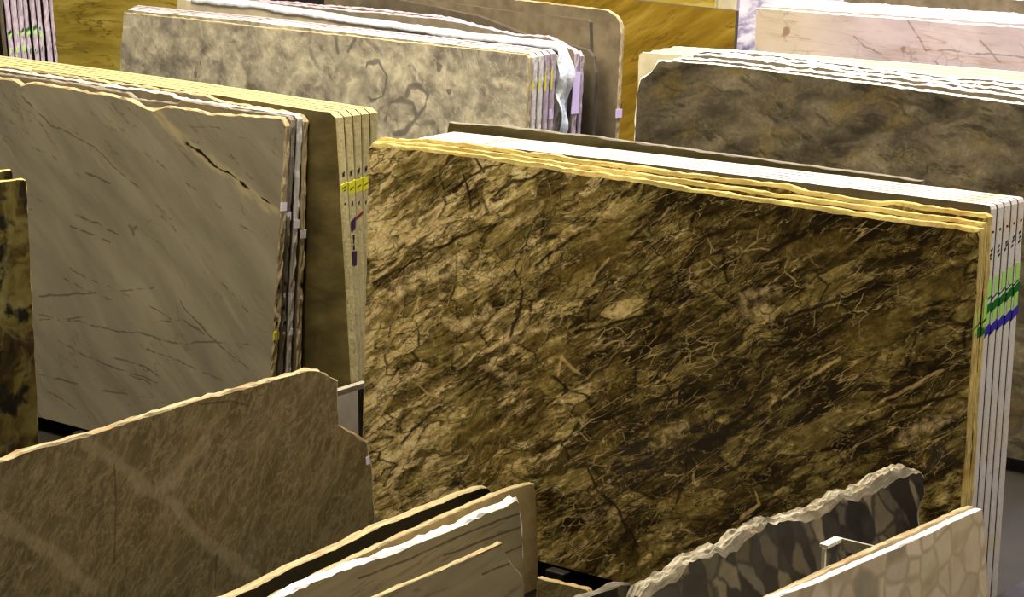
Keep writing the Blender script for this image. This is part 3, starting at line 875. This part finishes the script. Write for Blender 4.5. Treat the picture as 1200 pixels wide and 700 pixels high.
# ================================================================ FOSSIL PATTERNED STACK (back left)
chain = [(141, 60), (145, 15), (170, 17), (230, 23), (300, 31), (420, 43), (520, 54), (600, 62), (617, 64), (620, 68)]
slab('marble_slab', P_PATT, chain, 0.032, M_PATT, E_TAN, 'grey and cream marble slab with dark fossil rings, front of the back-left stack', jag=0.003, chip=0.004, seed=61, rough=1)
g = 'pale edged slabs with yellow chalk behind the fossil patterned face'
patt = []
for i in range(4):
    f = (i + 1) / 4
    pl = Plane(-10.5, 9.28 + 0.056 * (i + 1), H0, 0, 3.8)
    rt = (620 + 21 * f, 64.5 - 6 * f)
    lt = (147 + 12 * f, 14 - 12 * f)
    sl = (rt[1] - lt[1]) / (rt[0] - lt[0])
    chain = [(lt[0] - 3, lt[1] + 30), lt, (300, lt[1] + sl * (300 - lt[0]) - 2), (480, lt[1] + sl * (480 - lt[0]) - 1), (rt[0] - 5, rt[1] - .8), (rt[0], rt[1] + 4)]
    pts = level(pl, chain, ref if i else None, .001 * i, ref if i else None, -.006 * i); ref = ref if i else pts
    o = slab('marble_slab', pl, pts, 0.038, M_PATT, E_CREAM if i < 2 else E_LAV,
             'slab with yellow chalk line on its end, %s behind fossil patterned face' % ORD[i], group=g, jag=0.002, chip=0.003, seed=62, rough=1, groove=0.002, px=False)
    u0 = end_u(o)
    v = px_v(pl, .016, 0, 96 - 5 * f, u0)
    mark(o, pl, end_at(o, v, .016), v, 0.008, 0.012, 0.12, M_YCHALK)
    if i == 3:
        v = px_v(pl, .016, 0, 134, u0)
        mark(o, pl, end_at(o, v, .016), v, 0.016, 0.034, 0.05, M_LILAC, name='label_sticker', label='lilac paper sticker on the slab end')
    patt.append((o, pl))
# wrapped slab with a plastic sheet over its top and end
pl = Plane(-10.5, 9.575, H0, 0, 4.0)
chain = [(205, 30), (208, -2), (300, 8), (420, 26), (520, 40), (600, 50), (646, 55), (653, 66)]
slab('marble_slab', pl, chain, 0.05, M_PALEF, E_WHITE, 'white topped slab under the plastic sheet in the back-left stack', jag=0.003, chip=0.006, seed=70, rough=1)
wrap_pl, wrap_u = pl, pl.hit(653, 66)[0]
wrap_top = [pl.hit(*c) for c in chain[1:-1]] + [pl.hit(653, 58)]
pl = Plane(-10.5, 9.66, H0, 0, 4.4)
o = slab('marble_slab', pl, [(240, 10), (243, -3), (330, 4), (420, 13), (520, 22), (600, 40), (640, 42), (651, 47), (672, 58), (675, 63)], 0.035, M_SLATE, E_LAV,
         'grey slab with a long lilac label on its end at back left', jag=0.004, chip=0.006, seed=71, rough=1)
u0 = end_u(o); v = px_v(pl, .017, 0, 109, u0)
mark(o, pl, end_at(o, v, .017) + .004, v, 0.012, 0.055, 0.21, M_LILAC, name='label_sticker', label='long lilac paper label on the slab end')
pl = Plane(-10.5, 9.74, H0, 0, 4.4)
slab('marble_slab', pl, [(300, 10), (303, 0), (420, 9), (530, 21), (600, 41), (660, 61), (677, 60), (681, 66)], 0.03, M_SLATE, E_LAV,
     'narrow grey slab with pale lilac end, right behind the slab carrying the long label', jag=0.004, chip=0.006, seed=72, rough=1)
# dark slabs further back
pl = Plane(-10.5, 9.86, H0, 0, 4.0)
slab('granite_slab', pl, [(420, 8), (430, -8), (560, 18), (640, 50), (672, 54), (688, 58), (695, 66), (698, 85)], 0.03, M_CREAMF, E_DARK,
     'dark taupe slab with rounded corner, second behind the lilac label', jag=0.003, seed=73)
pl = Plane(-10.5, 10.05, H0, 0, 4.0)
slab('granite_slab', pl, [(380, 30), (385, -14), (520, 2), (600, 13), (687, 23), (691, 26), (692, 60)], 0.03, M_SLATE, E_DARK,
     'grey brown slab with square corner in front of the tall round cornered one', jag=0.002, seed=74)
pl = Plane(-10.5, 10.30, H0, 0, 4.0)
o = slab('granite_slab', pl, [(380, 0), (385, -36), (520, -12), (600, -1), (690, 9), (712, 12), (722, 19), (726, 26), (728, 40)], 0.03, M_SLATE, E_TAN,
         'tall grey brown slab with cut corner and pale edge, back of the back-left stack', jag=0.002, seed=75, rough=1)
u0 = end_u(o); v = px_v(pl, .015, 0, 133, u0)
mark(o, pl, end_at(o, v, .015) + .004, v, 0.012, 0.05, 0.045, M_LILAC, name='label_sticker', label='small lilac sticker on the slab edge')


# plastic sheet draped over the wrapped slab's top and hanging down its end
def plastic_sheet():
    pl, u1 = wrap_pl, wrap_u
    m = NT('crumpled_clear_plastic', 0.25, 0.6)
    n = m.noise(m.obj, 9, 6, 0.6)
    m.bump(m.noise(m.obj, 14, 5, 0.6), 0.6, 0.02)
    col = m.mix(m.step(n, 0.35, 0.65), srgb(214, 218, 226), srgb(184, 198, 208))
    mat = m.done(col)
    bm = bmesh.new()
    nu, nv = 60, 9
    u0 = pl.hit(225, 4)[0]
    def vtop(u):
        for (ua, va), (ub, vb) in zip(wrap_top[:-1], wrap_top[1:]):
            if u <= ub: return va + (vb - va) * max(0.0, (u - ua) / (ub - ua))
        return wrap_top[-1][1]
    grid = []
    for i in range(nu + 1):
        u = u0 + (u1 + 0.012 - u0) * i / nu
        row = []
        for j in range(nv + 1):
            t = -0.006 + 0.062 * j / nv
            wv = mn.noise((u * 6, t * 30, 1.0)) * 0.010 + mn.noise((u * 19, t * 60, 3.0)) * 0.006
            drop = 0.0 if 0 < j < nv else 0.03
            t = t if 0 < j < nv else (-0.012 if j == 0 else 0.060)
            row.append(bm.verts.new((u, t, vtop(u) + 0.022 + wv - drop)))
        grid.append(row)
    for i in range(nu):
        for j in range(nv):
            bm.faces.new((grid[i][j], grid[i + 1][j], grid[i + 1][j + 1], grid[i][j + 1]))
    # the hanging part
    prev = grid[-1]
    v0 = vtop(u1)
    for k in range(1, 22):
        dz = 0.03 * k
        row = []
        for j in range(nv + 1):
            sp = 1.15 + 0.25 * math.sin(k * 0.33 + 0.5)
            t = 0.02 + (-0.05 + 0.10 * j / nv) * sp
            t = max(-0.022, min(t, 0.072))
            un = u1 + 0.018 + abs(mn.noise((t * 30, dz * 4, 2.0))) * 0.10 + mn.noise((t * 70, dz * 13, 5.0)) * 0.012
            row.append(bm.verts.new((un, t, v0 - dz)))
        for j in range(nv):
            bm.faces.new((prev[j], row[j], row[j + 1], prev[j + 1]))
        prev = row
    o = link_bm('plastic_sheet', bm, mat, matrix=pl.m)
    for p in o.data.polygons: p.use_smooth = True
    md = o.modifiers.new('thickness', 'SOLIDIFY'); md.thickness = 0.002
    tag(o, 'crumpled pale plastic sheet draped over one slab of the back-left stack', 'plastic sheet')


plastic_sheet()

# ================================================================ DARK GRANITE STACK (back right)
chain = [(742, 175), (746, 110), (750, 92), (762, 84), (771, 71), (790, 71), (830, 74), (900, 82), (1000, 95), (1100, 108), (1200, 122), (1290, 134)]
slab('granite_slab', P_DARK, chain, 0.028, M_DARK, E_WHITE, 'dark grey brown slab with clipped left corner, front of the back-right stack', jag=0.003, chip=0.006, seed=81, rough=1, jmask=[.3, 1, 1, 1.5, 1, 1, .5, .5, .5, .5])
g = 'thin dark slabs with white chipped tops behind the dark granite face'
tops = [[(786, 80), (788, 70), (800, 67), (850, 72), (1000, 89), (1100, 101), (1200, 113), (1290, 124)],
        [(808, 80), (812, 64), (860, 66), (1000, 84), (1100, 96), (1200, 107), (1290, 117)],
        [(810, 72), (814, 62), (822, 59), (900, 68), (1000, 80), (1100, 92), (1200, 102), (1290, 112)],
        [(818, 66), (824, 58), (850, 58), (900, 63), (1000, 76), (1100, 88), (1200, 98), (1290, 107)]]
for i in range(4):
    pl = Plane(-7.0, 9.40 + 0.046 * (i + 1), H0, 0, 6.5 + .05 * i)
    slab('granite_slab', pl, tops[i], 0.038, M_CREAMF, E_WHITE,
         'thin dark slab with white chipped top, %s behind the clipped corner face' % ORD[i], group=g, jag=0.006, chip=0.008, seed=82 + i, rough=1)
g = 'white topped slabs stepping back behind the dark granite'
for i in range(4):
    f = i / 3
    pl = Plane(-7.0, 9.635 + 0.070 * i, H0, 0, 6.8)
    lt = (749 + 36 * f, 62 - 15 * f)
    r1 = (1200, 94.5 - 5 * f + 3)
    r1 = (1200, 96 - 7 * f)
    sl = (r1[1] - lt[1]) / (r1[0] - lt[0])
    chain = [(lt[0] - 3, lt[1] + 90), (lt[0] - 1, lt[1] + 14), (lt[0], lt[1] + 2), (lt[0] + 4, lt[1] - .8), (900, lt[1] + sl * (900 - lt[0]) - 1), (1050, lt[1] + sl * (1050 - lt[0]) - .5), r1, (1290, r1[1] + 90 * sl)]
    pts = level(pl, chain, ref if i else None, -.003 * i, ref if i else None); ref = ref if i else pts
    slab('marble_slab', pl, pts, 0.067, M_PALEF, E_WHITE,
         'thick white topped slab, %s of four stepped left ends in back-right stack' % ORD[i], group=g, px=False, jag=0.0015, chip=0.001, seed=90, rough=1)

# ================================================================ PALE PINK STACK (top right)
slab('marble_slab', P_PINK, [(884, 70), (886, 9), (960, 15), (1060, 22), (1200, 32), (1290, 38)], 0.03, M_PINK, E_WHITE,
     'pale pink marble slab with fine dark veins, front of the top right stack', jag=0.004, chip=0.006, seed=101, rough=1)
g = 'white topped slabs behind the pale pink face'
for i in range(6):
    f = (i + 1) / 6
    pl = Plane(-7.7, 11.72 + 0.068 * (i + 1), H0, 0, 4.0)
    a = (888 + 26 * f, 8 - 10 * f); b = (1200, 30 - 13 * f)
    sl = (b[1] - a[1]) / (b[0] - a[0])
    slab('marble_slab', pl, [(a[0] - 1, a[1] + 40), a, (1000, a[1] + sl * (1000 - a[0])), (1100, a[1] + sl * (1100 - a[0])), b, (1290, b[1] + 90 * sl)], 0.066, M_PINK, E_WHITE,
         'pale slab with stained white top, %s behind the pale pink face' % ORD[i], group=g, jag=0.004, chip=0.004, seed=102 + i // 2, rough=1)
pl = Plane(-7.7, 12.6, H0, 0, 4.0)
slab('granite_slab', pl, [(985, 30), (990, -12), (1100, -6), (1200, 0), (1290, 6)], 0.03, M_SLATE, E_WHITE, 'grey lilac slab far behind at the top right edge of the photo', jag=0.003, seed=108)

# ================================================================ OCHRE SLABS (far middle) and the mustard slab (far left)
pl = Plane(-8.8, 11.45, 0.004, 0, 4.0)
slab('marble_slab', pl, [(480, -4), (485, -20), (640, -12), (740, -1), (800, 6), (858, 11.5), (863, 13)], 0.03, M_OCHRE, E_DARK, 'ochre brown marble slab with diagonal bands standing in the far middle', jag=0.001, seed=111)
pl = Plane(-8.8, 12.0, 0.004, 0, 4.0)
slab('marble_slab', pl, [(600, -10), (605, -40), (740, -30), (830, -22), (840, -20)], 0.03, M_MUST, E_YELL, 'bright ochre slab peeking over the diagonal banded brown one', jag=0.001, seed=112)
pl = Plane(-8.8, 12.25, 0.004, 0, 4.0)
slab('marble_slab', pl, [(700, -10), (705, -44), (840, -34), (866, -30)], 0.03, M_PALEF, E_LAV, 'pale lilac slab just right of the bright ochre one, far back', jag=0.001, seed=114)
pl = Plane(-8.2, 12.95, 0.004, 0, 4.0)
slab('quartzite_slab', pl, [(822, -10), (825, -44), (900, -40), (1000, -32)], 0.03, M_LAV, E_LAV, 'lavender white slab with dark crack in the narrow gap left of the pink slab', jag=0.002, seed=113)
pl = Plane(-12.2, 10.35, 0.004, 0, 4.0)
slab('marble_slab', pl, [(40, 0), (44, -30), (100, -24), (250, -8), (300, -2)], 0.03, M_MUST, E_YELL, 'mustard yellow marble slab standing far left behind the fossil patterned one', jag=0.001, seed=115)

# far-left bundle leaning the other way; only the right-hand ends show
g = 'lilac slab ends with green paint at the top left'
bx = -11.05
for i in range(8):
    x = (9, 16.5, 24, 31, 39, 46, 54, 62)[i]
    pl = Plane(-12.0, 9.33 + 0.066 * i, 0.004, 0, -3.5)
    hh = 1.80
    u1 = pl.hit(x, 40)[0]
    o = slab('marble_slab', pl, [(u1 - 0.9, hh - .05), (u1 - 0.88, hh), (u1 - .02, hh), (u1, hh - .02)], (0.034, 0.040, 0.036, 0.030, 0.034, 0.030, 0.038, 0.020)[i], M_BLACKF, E_LAV,
             'lilac edged slab seen end on, %s from the left at top left' % ORD[i], group=g, jag=0.002, chip=0.006, seed=120 + i, px=False, rough=1)
    if i < 6:
        for (y, sv, mt) in ((36, 0.02, M_GREEN), (41, 0.03, M_LGREEN), (60, 0.03, M_GREEN if i > 2 else M_LGREEN)):
            v = px_v(pl, .02, 0, y - i * .6 + random.uniform(-2, 2), u1)
            mark(o, pl, u1, v, 0.016, 0.024, sv, mt, skew=0.006)
pl = Plane(-12.0, 9.22, 0.004, 0, -3.5)
u1 = pl.hit(2, 40)[0]
slab('granite_slab', pl, [(u1 - 0.9, 1.78), (u1 - .88, 1.80), (u1 - .02, 1.80), (u1, 1.78)], 0.03, M_BLACKF, E_DARK, 'black slab at the far left of the lilac edged bundle', px=False, seed=130)

# ================================================================ REMNANTS IN FRONT (faces towards +X)
# large brown remnant, front left
chain = [(-180, 590), (-100, 566), (0, 540), (50, 522), (110, 508), (160, 490), (200, 478), (250, 463), (300, 450), (345, 437), (362, 433), (375, 433.5), (397, 446), (398, 498), (415, 508), (430, 517), (436, 545), (441, 612), (443, 640)]
slab('marble_remnant', P_REM, chain, 0.03, M_REM, E_TAN, 'large brown webbed marble remnant with stepped right end, front left of the photo', cat='stone slab', jag=0.004, chip=0.006, seed=141, rough=1, gouge=0.01)
u_, v_ = P_REM.hit(430.5, 540)
bm = bmesh.new(); box(bm, Vector((u_, -0.0015, v_)), (0.020, 0.003, 0.030))
link_bm('label_sticker', bm, M_LABEL, parent=bpy.data.objects['marble_remnant'])['label'] = 'small white paper sticker'
# onyx pair at left edge
pl = Plane(-8.12, 6.0, 0.0, 90, 1.5)
slab('onyx_remnant', pl, [(-140, 236), (-80, 225), (0, 213), (28, 209.5), (31, 211), (44, 470), (46, 525)], 0.03, M_ONYX, E_GOLD, 'dark olive onyx slab with golden edge at the left border of the photo', jag=0.002, chip=0.004, seed=143, rough=1)
pl = Plane(-8.22, 6.0, 0.0, 90, 1.5)
slab('onyx_remnant', pl, [(-140, 223), (-80, 214), (0, 201), (13, 199), (15, 203), (28, 525)], 0.03, M_ONYX, E_GOLD, 'slightly taller onyx slab peeking out behind the dark olive one at left', jag=0.002, chip=0.004, seed=144, rough=1)
# pale remnant in a steel frame behind the brown one
pl = Plane(-6.72, 6.4, 0.0, 90, 2.0)
slab('marble_remnant', pl, [(330, 486), (370, 472), (397, 462), (424, 452), (424, 520)], 0.03, M_PALEF, E_WHITE, 'small pale marble remnant standing behind the right end of the brown one', jag=0.003, seed=145)
# group of remnants at bottom centre
P_R2 = Plane(-5.68, 6.4, 0.0, 90, 2.0)
slab('granite_remnant', P_R2, [(60, 775), (200, 730), (300, 688), (350, 662), (407, 637), (441, 619), (500, 596), (545, 578.5), (564, 572.5), (571, 572), (575, 577), (576, 590)], 0.045, M_BLACKF, E_TAN, 'black granite remnant with rounded corner and pale top, behind the white topped one', jag=0.003, chip=0.004, seed=146, rough=1)
P_R3 = Plane(-5.49, 6.4, 0.0, 90, 2.0)
slab('marble_remnant', P_R3, [(240, 745), (330, 696), (420, 652), (500, 615), (580, 580), (615, 568), (627, 567), (629, 600)], 0.03, M_TANF, E_TAN, 'golden tan marble remnant with square right end, just behind the white topped one', jag=0.002, chip=0.004, seed=147, rough=1)
P_R4 = Plane(-5.39, 6.4, 0.0, 90, 2.0)
M_R4 = mat_linear('grey_olive_limestone', srgb(140, 128, 98), srgb(160, 147, 114), srgb(74, 64, 44), 8, P_R4,
                  [[(420, 679), (480, 655), (540, 628), (612, 600)], [(520, 652), (560, 636), (612, 617)], [(545, 668), (612, 640)]])
slab('limestone_remnant', P_R4, [(240, 752), (320, 705), (380, 675), (440, 655), (500, 632), (550, 611), (590, 592), (606, 584), (609, 590), (614, 640)], 0.045, M_R4, E_WHITE, 'grey olive limestone remnant with a bright white top edge, bottom centre', jag=0.006, chip=0.010, seed=148, rough=1)
P_R5 = Plane(-5.31, 6.4, 0.0, 90, 2.0)
slab('limestone_remnant', P_R5, [(330, 760), (430, 706), (470, 688), (530, 662), (575, 642), (588, 636), (592, 645), (597, 658), (607, 669), (613, 676)], 0.022, M_R4, E_TAN, 'low limestone remnant with tan top and curved right end, foremost at bottom centre', jag=0.003, chip=0.004, seed=149, rough=1)
# small brown slab lying across, bottom middle, and the grey rounded one beside it
pl = Plane(-5.6, 6.72, 0.0, 0, 4.0)
slab('marble_remnant', pl, [(629, 677), (640, 680), (684, 690), (688, 692), (691, 697)], 0.03, M_REM, E_TAN, 'low brown offcut with pale top set across the gap at bottom centre', jag=0.003, seed=150, rough=1)
pl = Plane(-4.98, 6.4, 0.0, 90, 4.0)
slab('granite_remnant', pl, [(640, 722), (690, 698), (712, 691), (728, 685), (738, 684), (745, 690), (748, 700)], 0.04, M_SHARD, E_GREY, 'small grey offcut with rounded corner left of the rough dark remnant', jag=0.003, chip=0.008, seed=151, rough=1)
# rough dark remnant
P_R7 = Plane(-3.87, 6.4, 0.0, 90, 3.0)
slab('granite_remnant', P_R7, [(640, 770), (700, 742), (748, 716), (752, 700), (757, 690), (795, 672), (808, 655), (830, 648), (842, 640), (850, 643), (862, 632), (900, 612), (920, 606), (958, 598), (985, 579), (1000, 577), (1030, 560), (1062, 549), (1080, 551), (1086, 558), (1087, 580), (1081, 600), (1080, 640)], 0.055, M_SHARD, E_BROKE, 'dark grey remnant with rough broken top edge leaning before the brown face', jag=0.010, chip=0.010, seed=152, rough=3, gouge=0.05, step=0.016)
# pebble remnants
P_R9 = Plane(-3.50, 6.4, 0.0, 90, 2.0)
slab('marble_remnant', P_R9, [(780, 768), (860, 724), (905, 702), (960, 682), (1020, 655), (1080, 629), (1130, 605), (1150, 597), (1152, 603), (1158, 700)], 0.026, M_PEB, E_WHITE, 'pink cream pebble patterned remnant with white top, bottom right corner', jag=0.0015, chip=0.003, seed=153, rough=1)
pl = Plane(-3.545, 6.4, 0.0, 90, 2.0)
slab('marble_remnant', pl, [(760, 772), (860, 719), (900, 702), (960, 674), (1020, 646), (1080, 620), (1130, 598), (1141, 594), (1146, 598), (1152, 700)], 0.024, M_PALEF, E_TAN, 'thin tan edged remnant directly behind the pebble patterned one', jag=0.0015, chip=0.003, seed=154, rough=1)

# ================================================================ STEEL RACKS
def rack(name, label, x0, x1, y0, y1, n=3):
    o = empty(name, ((x0 + x1) / 2, (y0 + y1) / 2, 0))
    tag(o, label, 'slab rack')
    for k in range(n):
        x = x0 + (x1 - x0) * (k + .5) / n
        bm = bmesh.new(); box(bm, Vector((x, (y0 + y1) / 2, 0.030)) - o.location, (0.09, y1 - y0, 0.060), bev=0.006)
        link_bm('base_beam', bm, M_STEEL, o)
        bm = bmesh.new(); box(bm, Vector((x, y1 - .05, 0.6)) - o.location, (0.06, 0.06, 1.07), bev=0.006)
        link_bm('upright', bm, M_STEEL, o)
    bm = bmesh.new(); box(bm, Vector(((x0 + x1) / 2, y1 - .05, 1.16)) - o.location, (x1 - x0, 0.05, 0.05), bev=0.006)
    link_bm('cross_bar', bm, M_STEEL, o)
    return o


rack('stone_rack', 'dark steel rack carrying the middle stack of brown slabs', -6.4, -4.5, 7.02, 7.85)
rack('stone_rack', 'dark steel rack carrying the left grey and olive stacks', -9.2, -7.3, 7.12, 8.05)
rack('stone_rack', 'dark steel rack carrying the back-left fossil patterned stack', -10.3, -7.8, 9.22, 10.65)
rack('stone_rack', 'dark steel rack carrying the back-right dark granite stack', -6.8, -5.2, 9.34, 10.25)
rack('stone_rack', 'dark steel rack carrying the pale pink stack at top right', -7.4, -6.4, 11.66, 12.95)

# low dark block added past the middle stack's right end, covering slab bottoms
def onz(px, py, z):
    d = ray(px, py); return CAM + d * ((z - CAM_H) / d.z)


q = onz(1170, 681, 0.27)
o = empty('floor_block', (q.x + .36, 8.1, 0)); tag(o, 'low dark grey block on the floor at the right end of the middle stack', 'floor block')
bm = bmesh.new(); box(bm, Vector((0, 0, 0.135)), (0.6, 2.1, 0.27), bev=0.012)
link_bm('body', bm, plain('dark_concrete', srgb(62, 56, 58), 0.8, var=0.2, scale=12), o)

# steel frame beside the brown remnant: top bar, post, bolt
pl = Plane(-6.62, 6.4, 0.0, 90, 0.0)
u_a, v_a = pl.hit(385, 462); u_b, v_b = pl.hit(427, 447)
o = empty('rack_stand', pl.at(u_b, 0)); tag(o, 'dark steel stand with bright top bar right of the brown webbed remnant', 'steel frame')
bm = bmesh.new(); box(bm, pl.at((u_a + u_b) / 2 - .05, v_b - .012) - o.location, (0.03, u_b - u_a + .1, 0.024), bev=0.002)  # overhead light on the bar's top is put into its paler steel colour
link_bm('top_bar', bm, M_STEELL, o)['label'] = 'steel top bar in a pale lit tone'
bm = bmesh.new(); box(bm, pl.at(u_b - .014, (v_b - .024) / 2) - o.location, (0.025, 0.028, v_b - .024), bev=0.002)
link_bm('post', bm, M_STEEL, o)
bm = bmesh.new()
q = pl.hit(423, 494)
bmesh.ops.create_cone(bm, cap_ends=True, segments=12, radius1=0.011, radius2=0.008, depth=0.02, matrix=Matrix.Translation(pl.at(u_b - .014, q[1]) - o.location + Vector((0.02, 0, 0))) @ Matrix.Rotation(math.radians(90), 4, 'Y'))
link_bm('bolt', bm, M_ZINC, o)['label'] = 'bright zinc bolt head'

# steel bracket between rough dark remnant and pebble remnant
pl = Plane(-3.80, 6.4, 0.0, 90, 0.0)
u_a, v_a = pl.hit(966, 638); u_b, v_b = pl.hit(981, 632)
o = empty('steel_bracket', pl.at(u_a, 0)); tag(o, 'small steel bracket with bright edges standing behind the pebble patterned remnant', 'steel bracket')
bm = bmesh.new(); box(bm, pl.at(u_a, (v_a - .012) / 2) - o.location, (0.012, 0.010, v_a - .012), bev=0.001)
link_bm('upright', bm, M_PALEST, o)
bm = bmesh.new(); box(bm, pl.at((u_a + u_b) / 2, v_a - .006) - o.location + Vector((0.0, 0.004, 0)), (0.03, u_b - u_a + .016, 0.012), bev=0.001)
link_bm('lip', bm, M_PALEST, o)
bm = bmesh.new(); box(bm, pl.at(u_b, v_a - .02) - o.location + Vector((0.10, 0.008, -0.0)), (0.17, 0.008, 0.04), bev=0.001)
link_bm('arm', bm, M_STEELL, o)
